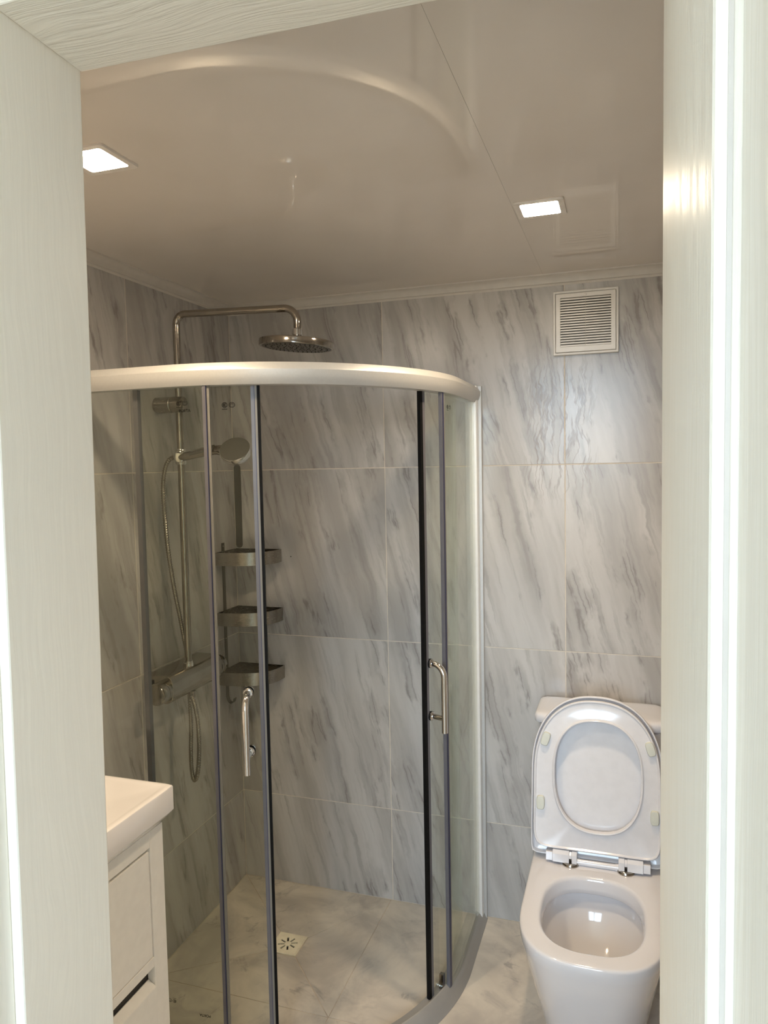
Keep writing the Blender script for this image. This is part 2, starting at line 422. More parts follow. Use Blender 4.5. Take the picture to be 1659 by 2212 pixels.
# casing on the hallway side
bm = bmesh.new(); frbox(bm, -.10, -.020, -.235, -.200, 0, HZ+.1); link('door_casing', bm, M['wood_v'], d1, bevel=.004)
bm = bmesh.new(); frbox(bm, -.10, .70, -.235, -.200, HZ+.024, HZ+.1, 0); link('door_casing', bm, M['wood_h'], d1, bevel=.004)

# hallway behind the camera: walls, floor, ceiling, window with daylight
tag(link('floor', B(-.9, 1.9, -4.1, YF, -.06, -.002), M['hallfloor']), 'hallway floor behind the camera', kind='structure')
tag(link('ceiling', B(-.9, 1.9, -4.2, -1.8, 2.45, 2.55), M['paint']), 'hallway ceiling behind the camera', kind='structure')
tag(link('wall_left', B(-.9, -.8, -4.1, -1.7, -.05, 2.5), M['paint']), 'hallway wall left of the camera', kind='structure')
tag(link('wall_front', B(-.85, -.08, -1.82, -1.72, -.05, 2.5), M['paint']), 'hallway wall beside the doorway', kind='structure')
tag(link('wall_right', B(1.78, 1.9, -4.1, -1.7, -.05, 2.5), M['paint']), 'hallway wall right of the camera', kind='structure')
x0, x1, z0, z1, wy = WIN
bm = bmesh.new(); box(bm, -.9, x0, wy-.1, wy, -.05, 2.5); box(bm, x1, 1.9, wy-.1, wy, -.05, 2.5); box(bm, x0, x1, wy-.1, wy, -.05, z0); box(bm, x0, x1, wy-.1, wy, z1, 2.5)
tag(link('wall_back', bm, M['paint']), 'hallway wall with the window behind the camera', kind='structure')
bm = bmesh.new()
for a in (x0, (x0+x1)/2-.03, x1-.06): box(bm, a, a+.06, wy-.07, wy-.02, z0, z1)
for b_ in (z0, z1-.06): box(bm, x0, x1, wy-.07, wy-.02, b_, b_+.06)
w1 = link('window_1', bm, M['trim']); tag(w1, 'hallway window behind the camera', kind='structure')
for a in (x0+.06, (x0+x1)/2+.03): link('pane', B(a, a+(x1-x0)/2-.09, wy-.05, wy-.044, z0+.06, z1-.06), M['pane'], w1)

# ------------------------------------------------------------------ shower enclosure
PX, PY, PR = .92, .885, .60
L0 = PX-PR; ARC = PR*PI/2; LT = L0 + ARC + (PY-PR)
def path(s, d):
    """point and outward normal on the quadrant path, inset by d; s = arc length measured on the outer line, from the left wall"""
    c = Vector((PX-PR, -(PY-PR)))
    if s < L0: return Vector((s, -PY+d)), Vector((0, -1))
    if s < L0+ARC:
        a = -PI/2 + (s-L0)/PR; n = Vector((math.cos(a), math.sin(a))); return c + n*(PR-d), n
    return Vector((PX-d, -(PY-PR) + (s-L0-ARC))), Vector((1, 0))
def s_at(deg): return L0 + (deg+90)/180*PI*PR
def svals(s0, s1):
    v = [s0] + [L0 + ARC*i/40 for i in range(41)] + [s1]
    return sorted(set(x for x in v if s0 <= x <= s1))
def sweep(bm, s0, s1, prof):
    """prof: closed list of (d inward, z)"""
    rings = []
    for s in svals(s0, s1):
        r = []
        for d, z in prof:
            p, n = path(s, d); r.append((p.x, p.y, z))
        rings.append(r)
    loft(bm, rings)
def strip(bm, s0, s1, d0, d1, z0, z1): sweep(bm, s0, s1, [(d0, z0), (d0, z1), (d1, z1), (d1, z0)])
enc = empty('shower_enclosure', 'curved corner shower enclosure with silver rails and sliding glass doors', 'shower')
GZ0, GZ1 = .030, 1.745
tr = [(.013, 1.735), (.006, 1.745), (.0015, 1.757), (0, 1.769), (.001, 1.772), (.013, 1.787), (.016, 1.787), (.017, 1.762), (.050, 1.760), (.050, 1.737), (.046, 1.735)]
bm = bmesh.new(); sweep(bm, .002, LT-.012, tr); link('top_rail', bm, M['alu'], enc, smooth=24)
bm = bmesh.new(); strip(bm, .004, LT-.014, .0172, .0500, 1.7605, 1.785); link('rail_dulling_fill', bm, M['rail_fill'], enc)  # added dark strip, keeps the rail top from reflecting brightly in the ceiling
bt = [(-.004, 0.001), (.002, .008), (.006, .018), (.014, .032), (.026, .042), (.030, .043), (.033, .036), (.040, .034), (.060, .030), (.062, .001)]
bm = bmesh.new(); sweep(bm, .002, LT-.012, bt); link('bottom_rail', bm, M['alu_rail'], enc, smooth=24)
def post(wall):
    bm = bmesh.new()
    def bx(t0, t1, n0, n1, z0, z1):     # t: along wall (x or -y), n: off the wall
        if wall == 'b': box(bm, t0, t1, -n1, -n0, z0, z1)
        else: box(bm, n0, n1, -t1, -t0, z0, z1)
    o = PX if wall == 'b' else PY
    bx(o-.052, o+.002, .0, .016, 0, 1.789)
    a = link('wall_channel', bm, M['alu'], enc, bevel=.0015)
    bm = bmesh.new()
    bx(o-.034, o-.008, .012, .046, 0.002, 1.788)
    b_ = link('side_post', bm, M['alu_bright'], enc, bevel=.003)
post('b'); post('l')
def glass(name, s0, s1, d):
    bm = bmesh.new(); strip(bm, s0, s1, d-.003, d+.003, GZ0, GZ1); return link(name, bm, M['glass'], enc, smooth=40)
# curved print on glass: 2d mesh (a right along outside view, z up) wrapped at path position
def wrap_flat(bm2, s, d, z):
    for v in bm2.verts:
        p, n = path(s+v.co.x, d); v.co = Vector((p.x, p.y, z+v.co.y))
    return bm2
def text_bm(txt, size, flip=False, bold=0.0):
    cu = bpy.data.curves.new('txt', 'FONT'); cu.body = txt; cu.size = size; cu.align_x = 'CENTER'; cu.align_y = 'CENTER'; cu.offset = bold
    o = bpy.data.objects.new('txt', cu); COL.objects.link(o)
    dg = bpy.context.evaluated_depsgraph_get(); dg.update()
    me = bpy.data.meshes.new_from_object(o.evaluated_get(dg)); bpy.data.objects.remove(o)
    bm = bmesh.new(); bm.from_mesh(me); bpy.data.meshes.remove(me)
    if flip:
        for v in bm.verts: v.co = Vector((-v.co.x, -v.co.y, 0))
    return bm
def ring2(bm, cx, cy, a, b, w, n=32, t0=0, t1=2*PI):
    full = abs(t1-t0-2*PI) < 1e-6; N = n if full else n+1
    o = [bm.verts.new((cx+a*math.cos(t0+(t1-t0)*k/n), cy+b*math.sin(t0+(t1-t0)*k/n), 0)) for k in range(N)]
    i = [bm.verts.new((cx+(a-w)*math.cos(t0+(t1-t0)*k/n), cy+(b-w)*math.sin(t0+(t1-t0)*k/n), 0)) for k in range(N)]
    for k in range(n): bm.faces.new((o[k], o[(k+1) % N], i[(k+1) % N], i[k]))
def rect2(bm, x0, x1, y0, y1): bm.faces.new([bm.verts.new(p) for p in ((x0, y0, 0), (x1, y0, 0), (x1, y1, 0), (x0, y1, 0))])
def safety_mark(parent, s, d, z, flip=False, k=1.0):
    """round certification mark, oval mark beside it and a line of tiny print"""
    bm = bmesh.new()
    ring2(bm, -.0085, 0, .0066, .0058, .0011)
    for q in (-.0112, -.0090, -.0068): ring2(bm, q+.0006, 0, 0.0024, .0034, .0012, 14, R(60), R(300))
    ring2(bm, .0085, 0, .0072, .0058, .0010); ring2(bm, .0085, 0, .0052, .0034, .0006); ring2(bm, .0085, -.0008, .0034, .003, .0008, 10, R(20), R(160))
    for q in range(6): rect2(bm, -.0148+q*.0021, -.0148+q*.0021+.0014, -.0096, -.0080)
    for v in bm.verts:
        v.co *= k
        if flip: v.co = -v.co
    return link('printed_mark', wrap_flat(bm, s, d-.0036, z), M['print'], parent, recalc=False)
def word_mark(parent, s, d, z, size, flip=False):
    return link('printed_mark', wrap_flat(text_bm('PORTA', size, flip, size*.012), s, d-.0036, z), M['print'], parent, recalc=False)
def handle(parent, s, d, zt=.990, zb=.842):
    p, n = path(s, d); n3 = Vector((n.x, n.y, 0)); c = Vector((p.x, p.y, 0)); r = .0085; st = .048
    bm = bmesh.new(); pts = [c + n3*.004 + Vector((0, 0, zt))]
    for i in range(13):
        a = i/12*PI/2; pts.append(c + n3*(st-.034+.034*math.sin(a)) + Vector((0, 0, zt-.034+.034*math.cos(a))))
    pts.append(c + n3*st + Vector((0, 0, zb-.040)))
    tube(bm, pts, r, 18)
    tube(bm, [c + n3*.004 + Vector((0, 0, zb)), c + n3*(st-.003) + Vector((0, 0, zb))], r*.92, 16)
    h = link('handle', bm, M['chrome'], parent, smooth=40)
    for z in (zt, zb):
        q = c + Vector((0, 0, z))
        bm = bmesh.new(); lathe(bm, q + n3*.0062, n3, [(.0115, 0), (.0125, .001), (.0125, .004), (.0105, .0062)], 22)
        link('handle_collar', bm, M['chrome'], parent, smooth=35)
        bm = bmesh.new(); lathe(bm, q - n3*.0035, -n3, [(.0125, 0), (.0125, .003), (.0110, .0036), (.0110, .010), (.009, .012)], 22)
        link('handle_nut', bm, M['chrome'], parent, smooth=35)
        bm = bmesh.new(); lathe(bm, q + n3*.003, n3, [(.0130, 0), (.0130, .0032)], 22)
        link('handle_washer', bm, M['black'], parent, smooth=35)
def vseal(name, parent, s0, s1, d0, d1, mat):
    bm = bmesh.new(); strip(bm, s0, s1, d0, d1, GZ0+.005, GZ1); return link(name, bm, mat, parent)
FD, DD = .020, .045
fixl = glass('fixed_panel', .014, s_at(-79.8), FD); fixr = glass('fixed_panel', s_at(-12.9), LT-.016, FD)
tag(fixl, 'fixed glass panel beside the vanity'); tag(fixr, 'fixed glass panel beside the toilet')
e = s_at(-79.8)
vseal('edge_seal', fixl, e-.0080, e, FD-.005, FD+.006, M['seal']); vseal('edge_seal', fixl, e, e+.0018, FD-.005, FD+.008, M['seal_dark'])
vseal('edge_seal', fixl, e+.0018, e+.0085, FD-.001, FD+.004, M['seal_light'])
e = s_at(-12.9)
vseal('edge_seal', fixr, e-.004, e, FD-.004, FD+.006, M['seal']); vseal('edge_seal', fixr, e, e+.008, FD-.0045, FD+.004, M['seal_dark'])
vseal('edge_seal', fixr, e+.008, e+.014, FD-.004, FD+.004, M['seal_light'])
dl0, dl1 = .215, s_at(-68.9); dr0, dr1 = s_at(-19.3), s_at(-19.3)+.29
doorl = glass('sliding_door', dl0, dl1, DD); doorr = glass('sliding_door', dr0, dr1, DD)
tag(doorl, 'left sliding glass door pushed open'); tag(doorr, 'right sliding glass door pushed open')
vseal('edge_seal', doorl, dl0-.003, dl0+.010, DD-.009, DD+.004, M['seal'])
vseal('edge_seal', doorl, dl1-.0065, dl1+.002, DD-.005, DD+.005, M['seal']); vseal('edge_seal', doorl, dl1+.002, dl1+.0036, DD-.005, DD+.005, M['seal_dark'])
vseal('magnetic_strip', doorl, dl1+.0036, dl1+.0095, DD-.005, DD+.005, M['seal_light']); vseal('magnetic_strip', doorl, dl1+.0095, dl1+.0165, DD-.006, DD+.006, M['black'])
vseal('edge_seal', doorr, dr0-.001, dr0+.012, DD-.004, DD+.004, M['seal']); vseal('magnetic_strip', doorr, dr0-.013, dr0-.001, DD-.005, DD+.005, M['black'])
handle(doorl, s_at(-72.4), DD); handle(doorr, s_at(-17.4), DD)
def rollers(parent, ss, zz):
    bm = bmesh.new()
    for s in ss:
        for z in (zz,):
            p, n = path(s, DD); n3 = Vector((n.x, n.y, 0)); t = Vector((-n.y, n.x, 0)); q = Vector((p.x, p.y, z))
            vs = []
            for a in (-.006, .006):
                for dd in (.004, .016):
                    for dz in (-.022, .018): vs.append(bm.verts.new(q + t*a - n3*dd*-1 + Vector((0, 0, dz))))
            for f in ((0, 1, 3, 2), (4, 6, 7, 5), (0, 4, 5, 1), (2, 3, 7, 6), (0, 2, 6, 4), (1, 5, 7, 3)): bm.faces.new([vs[i] for i in f])
            lathe(bm, q + n3*.004 + Vector((0, 0, -.02)), n3, [(.009, 0), (.009, .010)], 16)
    return bm
for zz in (.062,):
    link('roller', rollers(doorr, [s_at(-14.5)], zz), M['chrome_dark'], doorr)
    link('roller', rollers(doorl, [dl0+.03], zz), M['chrome_dark'], doorl)
safety_mark(fixl, s_at(-85.8), FD, 1.695, k=.98); word_mark(fixl, s_at(-85.1), FD, 1.677, .0097)
safety_mark(doorl, s_at(-75.1), DD, 1.690, k=1.12)
word_mark(fixl, s_at(-85.5), FD, .170, .0097, True); safety_mark(fixl, s_at(-94.6), FD, .190, True, .8)
safety_mark(fixr, s_at(-8.6), FD, 1.697)

# ------------------------------------------------------------------ shower set on the left wall
sx, sy = .080, -.452
col = empty('rain_shower', 'chrome rain shower column with thermostatic mixer on the left wall', 'shower', (sx, sy, .9))
def cl(name, bm, mat, **kw):
    bmesh.ops.translate(bm, verts=bm.verts, vec=(-sx, -sy, -.9)); return link(name, bm, mat, col, **kw)
th = R(2.0); ax = Vector((math.cos(th), 0, -math.sin(th))); dn = Vector((-math.sin(th), 0, -math.cos(th)))
top = Vector((sx, sy, 2.003)); rb = .030; pts = [Vector((sx, sy, .93)), Vector((sx, sy, 1.3)), Vector((sx, sy, 1.7)), Vector((sx, sy, 2.003-rb*1.05))]
c1 = Vector((sx+rb, sy, 2.003-rb))
for i in range(1, 11):
    a = PI - i/10*(PI/2+th); pts.append(c1 + Vector((math.cos(a)*rb, 0, math.sin(a)*rb)))
p_end = pts[-1] + ax*.328; rb2 = .042
pts += [pts[-1] + ax*.15, p_end]
for i in range(1, 13):
    a = i/12*PI/2; pts.append(p_end + ax*(rb2*math.sin(a)) + dn*(rb2*(1-math.cos(a))))
tip = pts[-1] + dn*.020; pts.append(tip); dn = Vector((-math.sin(R(4.3)), 0, -math.cos(R(4.3))))
bm = bmesh.new(); tube(bm, pts, .0108, 20); cl('riser_pipe', bm, M['chrome_dark'], smooth=40)
bm = bmesh.new(); lathe(bm, tip - dn*.004, dn, [(.0112, 0), (.0138, .002), (.0138, .018), (.011, .020), (.0085, .022), (.0085, .026), (.019, .028), (.021, .030), (.021, .037)], 24)
cl('head_joint', bm, M['chrome'], smooth=30)
hc = tip + dn*.030
bm = bmesh.new(); lathe(bm, hc, dn, [(.02, 0), (.103, .0005), (.1062, .002), (.107, .0045), (.107, .0190), (.1055, .0205), (.101, .0203)], 64)
head = cl('rain_head', bm, M['chrome_dark'], smooth=30)
bm = bmesh.new(); lathe(bm, hc + dn*.0195, dn, [(.101, 0), (.0985, .0012)], 48)
face = cl('spray_face', bm, M['hookdark']); face.parent = head; face.matrix_parent_inverse = Matrix.Identity(4)
u_, v_ = frame_of(dn); bm = bmesh.new()
for i, rr in enumerate((.0, .018, .036, .054, .072, .088)):
    n_ = max(1, i*8)
    for k in range(n_):
        a = 2*PI*k/n_ + i*.3; lathe(bm, hc + dn*.0205 + u_*rr*math.cos(a) + v_*rr*math.sin(a), dn, [(.0019, 0), (.0013, .0018)], 8)
nz = cl('nozzles', bm, M['dark']); nz.parent = head; nz['kind'] = 'stuff'
# wall bracket
bz = 1.735
bm = bmesh.new(); lathe(bm, (0, sy, bz), (1, 0, 0), [(.0225, 0), (.0245, .002), (.0245, .056), (.0235, .0575)], 28); cl('wall_bracket', bm, M['steel'], smooth=30)
bm = bmesh.new(); lathe(bm, (.0585, sy, bz), (1, 0, 0), [(.0235, 0), (.0245, .001), (.0245, .030), (.0225, .038), (.016, .043), (.006, .0445)], 28); cl('bracket_clamp', bm, M['chrome_dark'], smooth=30)
# mixer
pr = [(.012, .932), (.088, .932), (.097, .929), (.104, .920), (.108, .905), (.108, .880), (.103, .862), (.093, .852), (.078, .849), (.060, .853), (.048, .864), (.044, .885), (.044, .919), (.012, .923)]
bm = bmesh.new(); prism(bm, pr, lambda p: (p[0], -.578, p[1]), lambda p: (p[0], -.302, p[1])); mx = cl('mixer_valve', bm, M['chrome_dark'], smooth=35, bevel=.0015)
def mpart(name, bm, mat, **kw):
    o = cl(name, bm, mat, **kw); o.parent = mx; return o
kc = (.076, .888)
bm = bmesh.new(); lathe(bm, (kc[0], -.5795, kc[1]), (0, -1, 0), [(.0325, 0), (.0325, .012), (.0312, .0125), (.0312, .014), (.0325, .0145), (.0325, .036), (.030, .041), (.022, .043)], 32); mpart('temperature_knob', bm, M['chrome_dark'], smooth=30)
bm = bmesh.new(); lathe(bm, (kc[0], -.3005, kc[1]), (0, 1, 0), [(.0325, 0), (.0325, .012), (.0312, .0125), (.0312, .014), (.0325, .0145), (.0325, .030), (.030, .035), (.022, .037)], 32); mpart('flow_knob', bm, M['chrome_dark'], smooth=30)
for y in (-.525, -.36):
    bm = bmesh.new(); lathe(bm, (0, y, .886), (1, 0, 0), [(.031, 0), (.031, .004), (.026, .010), (.015, .014), (.015, .045)], 26); mpart('wall_flange', bm, M['chrome_dark'], smooth=30)
bm = bmesh.new(); lathe(bm, (sx, sy, .931), (0, 0, 1), [(.0155, 0), (.0155, .010), (.0135, .012), (.0135, .016)], 22); mpart('pipe_collar', bm, M['chrome'], smooth=30)
bm = bmesh.new(); lathe(bm, (.088, sy, .853), (0, 0, -1), [(.012, 0), (.012, .016), (.010, .022)], 18); mpart('hose_outlet', bm, M['chrome_dark'], smooth=30)
# slide holder
hz = 1.577; outv = Vector((.41, -.91, 0)).normalized()
bm = bmesh.new()
lathe(bm, (sx, sy, hz-.024), (0, 0, 1), [(.0150, 0), (.0165, .003), (.0165, .045), (.0150, .048)], 22)
lathe(bm, Vector((sx, sy, hz)) + outv*.008, outv, [(.0150, 0), (.0180, .004), (.0185, .020), (.0170, .0255), (.0150, .0265)], 24)
cl('slide_holder', bm, M['chrome'], smooth=30)

# hand shower held by the holder, with its hose
hs = empty('hand_shower', 'chrome hand shower with round head clipped to the riser pipe', 'shower head', (.10, sy-.02, 1.578))
def hl(name, bm, mat, **kw):
    bmesh.ops.translate(bm, verts=bm.verts, vec=(-.10, -(sy-.02), -1.578)); return link(name, bm, mat, hs, **kw)
P = lambda x, z, dy=0: Vector((x, sy-.020+dy, z))
hn = Vector((.16, -.72, .66)).normalized(); hcx = P(.277, 1.594)
hu = Vector((1, 0, 0)); hu = (hu-hn*hu.dot(hn)).normalized(); hv = hn.cross(hu)
axis = smoothpts([P(.088, 1.574), P(.12, 1.579), P(.17, 1.588), P(.205, 1.593), P(.222, 1.594), P(.236, 1.592)], 6)
bm = bmesh.new()
rings = []
for i, p in enumerate(axis):
    t = i/(len(axis)-1); d = (axis[min(i+1, len(axis)-1)]-axis[max(0, i-1)]).normalized()
    vv = hn - d*hn.dot(d); vv.normalize(); ww = d.cross(vv)
    a, b_ = .0125+.006*t, .0125-.003*t
    rings.append([p + ww*a*math.cos(2*PI*k/18) + vv*b_*math.sin(2*PI*k/18) for k in range(18)])
loft(bm, rings); hh = hl('grip', bm, M['chrome_dark'], smooth=50)
def disc(bm, c, n, u, v, prof, N=48):
    rr = []
    for r, t in prof: rr.append([c + n*t + u*r*math.cos(2*PI*k/N) + v*r*math.sin(2*PI*k/N) for k in range(N)])
    loft(bm, rr)
bm = bmesh.new(); disc(bm, hcx, hn, hu, hv, [(.034, -.026), (.042, -.024), (.0455, -.018), (.0465, 0), (.0455, .003)]); hl('head_rim', bm, M['chrome'], smooth=30)
bm = bmesh.new(); disc(bm, hcx, hn, hu, hv, [(.0452, .0022), (.0448, .0038)]); hl('head_plate', bm, M['handgrey'], smooth=30)
bm = bmesh.new()     # flat grey back of the grip
n0 = axis[8]; fl_ = [axis[i] + hn*.0090 for i in (7, 10, 13, 16, 19)]
for i in range(len(fl_)-1):
    pass
rings = []
for i, p in enumerate(fl_):
    w = .0090+.0008*i; d = Vector((1, 0, .1)).normalized(); ww = hn.cross(d).normalized()
    rings.append([p - ww*w, p + ww*w, p + ww*w + hn*.0018, p - ww*w + hn*.0018])
loft(bm, rings); hl('grip_plate', bm, M['handgrey'])
bm = bmesh.new(); box(bm, .236, .252, sy-.030, sy-.014, 1.567, 1.582); hl('spray_button', bm, M['dark'], bevel=.003)
hp = [(.080, .012, 1.573), (.062, .0, 1.575), (.044, 0, 1.566), (.030, .0, 1.540), (.021, 0, 1.490), (.021, 0, 1.431), (.029, 0, 1.302), (.043, .005, 1.173), (.056, .014, 1.072), (.060, .030, .985), (.058, .043, .935), (.058, .044, .89), (.064, .035, .845), (.080, .012, .80), (.086, .004, .74), (.085, 0, .670), (.085, 0, .615), (.089, 0, .582), (.095, 0, .574), (.104, 0, .590), (.112, 0, .640), (.115, 0, .700), (.113, 0, .76), (.104, 0, .815), (.092, 0, .842)]
hp = [Vector((a, sy-.012+b_ if i > 0 else sy-.022, z)) for i, (a, b_, z) in enumerate(hp)]
sm = smoothpts(hp, 10)
# resample evenly for the ribs
def resample(P, st):
    out = [P[0]]; acc = 0
    for a, b_ in zip(P, P[1:]):
        L = (b_-a).length; t = st-acc
        while t <= L: out.append(a.lerp(b_, t/L)); t += st
        acc = (acc+L) % st if L > 0 else acc
    return out
rs = resample(sm, .0019)
bm = bmesh.new(); tube(bm, rs, [.0072 if i % 4 in (0, 1) else .0060 for i in range(len(rs))], 10); ho = cl('hose', bm, M['chrome_dark'], smooth=60)

# ------------------------------------------------------------------ corner shelf
sh = empty('corner_shelf', 'three tier brushed steel corner shower shelf', 'shelf', (0, 0, .70))
def sl(name, bm, mat, parent=None, **kw):
    bmesh.ops.translate(bm, verts=bm.verts, vec=(0, 0, -.70)); return link(name, bm, mat, parent or sh, **kw)
def outline(a=.186, b_=.148, n=2.7, N=26, w=0.0):
    o = []
    for k in range(N+1):
        t = PI/2*k/N; c, s = max(0, math.cos(t)), max(0, math.sin(t)); den = (c**n+s**n)**(1/n)
        o.append(((a-w)*c/den, -(b_-w)*s/den))
    return o
O, I = outline(), outline(w=.0016)
for z1 in (1.245, 1.032, .820):
    z0 = z1-.046; bm = bmesh.new(); w = .0016
    po_ = [(w+.001, -.001)] + O[:1] ; 
    outer = [(.0026, -.0026)] + [(max(x, .0026), min(y, -.0026)) for x, y in O]
    inner = [(.0042, -.0042)] + [(max(x, .0042), min(y, -.0042)) for x, y in I]
    n = len(outer)
    r0 = [bm.verts.new((x, y, z0)) for x, y in outer]; r1 = [bm.verts.new((x, y, z1)) for x, y in outer]
    i0 = [bm.verts.new((x, y, z0)) for x, y in inner]; i1 = [bm.verts.new((x, y, z1)) for x, y in inner]
    for k in range(n):
        q = (k+1) % n
        bm.faces.new((r0[k], r0[q], r1[q], r1[k])); bm.faces.new((i0[q], i0[k], i1[k], i1[q])); bm.faces.new((r1[k], r1[q], i1[q], i1[k])); bm.faces.new((r0[q], r0[k], i0[k], i0[q]))
    bk = sl('basket', bm, M['steel'], smooth=30)
    bm = bmesh.new(); g = .007      # perforated floor
    for i in range(27):
        for j in range(21):
            x, y = .0044+i*g, -.0044-j*g
            cxx, cyy = x+g/2, y-g/2
            if (cxx/.179)**2.7 + (-cyy/.141)**2.7 > 1: continue
            hole = (i % 2 == 1 and j % 2 == 1 and (cxx/.160)**2.7 + (-cyy/.122)**2.7 < 1)
            if hole: continue
            bm.faces.new([bm.verts.new(p) for p in ((x, y, z0+.004), (x+g, y, z0+.004), (x+g, y-g, z0+.004), (x, y-g, z0+.004))])
    bmesh.ops.remove_doubles(bm, verts=bm.verts, dist=1e-5)
    r = bmesh.ops.extrude_face_region(bm, geom=list(bm.faces)); bmesh.ops.translate(bm, verts=[v for v in r['geom'] if isinstance(v, bmesh.types.BMVert)], vec=(0, 0, -.0012))
    f = sl('basket_floor', bm, M['basket']); f.parent = bk
    f.matrix_parent_inverse = Matrix.Identity(4)
def hookbar(mapf, t0, t1):
    prof = [(.0012, 1.274), (.0012, .716), (.004, .705), (.009, .697), (.017, .694), (.025, .698), (.029, .706), (.030, .714)]
    bm = bmesh.new(); rr = []
    for i, (d, z) in enumerate(prof):
        a = Vector(prof[max(i-1, 0)]); b_ = Vector(prof[min(i+1, len(prof)-1)]); tt = (b_-a).normalized(); nn = Vector((-tt.y, tt.x))*.0008
        rr.append([mapf(t0, d+nn.x, z+nn.y), mapf(t1, d+nn.x, z+nn.y), mapf(t1, d-nn.x, z-nn.y), mapf(t0, d-nn.x, z-nn.y)])
    loft(bm, rr); return bm
sl('hook_bar', hookbar(lambda t, d, z: (d, t, z), -.103, -.084), M['hookdark'], smooth=30)
sl('hook_bar', hookbar(lambda t, d, z: (t, -d, z), .102, .119), M['hookdark'], smooth=30)
for z in (1.262, .93):
    bm = bmesh.new(); lathe(bm, (.0021, -.0935, z), (1, 0, 0), [(.003, 0), (.002, .0012)], 12); sl('screw', bm, M['chrome'])

bm = bmesh.new(); lathe(bm, (.222, .0006, 1.218), (0, -1, 0), [(.0021, 0), (.0021, .001)], 12); link('screw_hole', bm, M['dark'], wb)

# slim steel plate in the corner above the shelf
bm = bmesh.new(); pl_ = []
for k in range(17): a = PI*k/16; pl_.append((.0165+.0135*math.cos(a), 1.5395+.0125*math.sin(a)))
for k in range(17): a = PI+PI*k/16; pl_.append((.0165+.0135*math.cos(a), 1.2605+.0135*math.sin(a)))
prism(bm, pl_, lambda p: (p[0], -.0004, p[1]), lambda p: (p[0], -.0034, p[1]))
tag(link('metal_plate', bm, M['handgrey'], bevel=.0006, segs=1), 'narrow round-ended grey metal strip in the shower corner above the shelf', 'strip')

# ------------------------------------------------------------------ floor drain
dr = empty('floor_drain', 'square ivory plastic floor drain with star slots', 'drain', ((D0+D1)/2, (E0+E1)/2, 0))
dcx, dcy = (D0+D1)/2, (E0+E1)/2
bm = bmesh.new(); hw = .0485
for a in ((-hw, hw, -hw, -hw+.004), (-hw, hw, hw-.004, hw), (-hw, -hw+.004, -hw+.004, hw-.004), (hw-.004, hw, -hw+.004, hw-.004)): box(bm, *a, -.001, .0034)
link('drain_frame', bm, M['drain'], dr, bevel=.0006, segs=1)
# grate with real slots: polar fan of cells
bm = bmesh.new(); hw = .0440; zt, zb = .0030, -.0006
radii = [0.0, .009, .0325]; N = 96
def sq(a):
    c, s = math.cos(a), math.sin(a); return hw/max(abs(c), abs(s))
slots = [R(22.5+45*i) for i in range(8)]
def inslot(a0, a1, r0, r1):
    am = (a0+a1)/2; rm = (r0+r1)/2
    if not (.0105 < rm < .0325): return False
    for s in slots:
        d = (am-s+PI) % (2*PI) - PI
        if abs(math.sin(d))*rm < .0031 and math.cos(d) > 0: return True
    return False
NR = 22; rr_ = [.0+i*.0015 for i in range(NR)] + [.0335]
NA = 160
for i in range(len(rr_)):
    for k in range(NA):
        a0, a1 = 2*PI*k/NA, 2*PI*(k+1)/NA; r0 = rr_[i]
        last = i == len(rr_)-1
        r1 = None if last else rr_[i+1]
        if not last and inslot(a0, a1, r0, r1): continue
        q = [(r0, a0), ((sq(a0) if last else r1), a0), ((sq(a1) if last else r1), a1), (r0, a1)]
        P4 = [(r*math.cos(a), r*math.sin(a), zt) for r, a in q]
        if r0 < 1e-9: P4 = P4[1:]if False else [P4[0], P4[1], P4[2]]
        bm.faces.new([bm.verts.new(p) for p in P4])
bmesh.ops.remove_doubles(bm, verts=bm.verts, dist=1e-6)
r = bmesh.ops.extrude_face_region(bm, geom=list(bm.faces)); bmesh.ops.translate(bm, verts=[v for v in r['geom'] if isinstance(v, bmesh.types.BMVert)], vec=(0, 0, zb-zt))
link('drain_grate', bm, M['drain'], dr)
link('drain_depth_shade', B(-.042, .042, -.042, .042, -.0013, -.0010), M['dark'], dr)  # thin black plate, the shade of the drain's depth painted as colour

# ------------------------------------------------------------------ vent grille
vx0, vx1, vz0, vz1 = 1.150, 1.3455, 1.870, 2.0665
vt = empty('vent_grille', 'square white louvred extractor vent high on the back wall', 'vent', ((vx0+vx1)/2, 0, (vz0+vz1)/2))
vc = Vector(vt.location)
def vl(name, bm, mat, **kw):
    bmesh.ops.translate(bm, verts=bm.verts, vec=-vc); return link(name, bm, mat, vt, **kw)
def rectframe(bm, x0, x1, z0, z1, w, y0, y1):
    for a in ((x0, x1, z0, z0+w), (x0, x1, z1-w, z1), (x0, x0+w, z0+w, z1-w), (x1-w, x1, z0+w, z1-w)): box(bm, a[0], a[1], y0, y1, a[2], a[3])
def framemesh(bm, x0, x1, z0, z1, X0, X1, Z0, Z1, y0, y1):
    o = [(x0, z0), (x1, z0), (x1, z1), (x0, z1)]; i = [(X0, Z0), (X1, Z0), (X1, Z1), (X0, Z1)]
    v = {}
    for nm, pts_, y in (('of', o, y0), ('if', i, y0), ('ob', o, y1), ('ib', i, y1)): v[nm] = [bm.verts.new((p[0], y, p[1])) for p in pts_]
    for k in range(4):
        q = (k+1) % 4
        bm.faces.new((v['of'][k], v['of'][q], v['if'][q], v['if'][k])); bm.faces.new((v['ob'][q], v['ob'][k], v['ib'][k], v['ib'][q]))
        bm.faces.new((v['of'][q], v['of'][k], v['ob'][k], v['ob'][q])); bm.faces.new((v['if'][k], v['if'][q], v['ib'][q], v['ib'][k]))
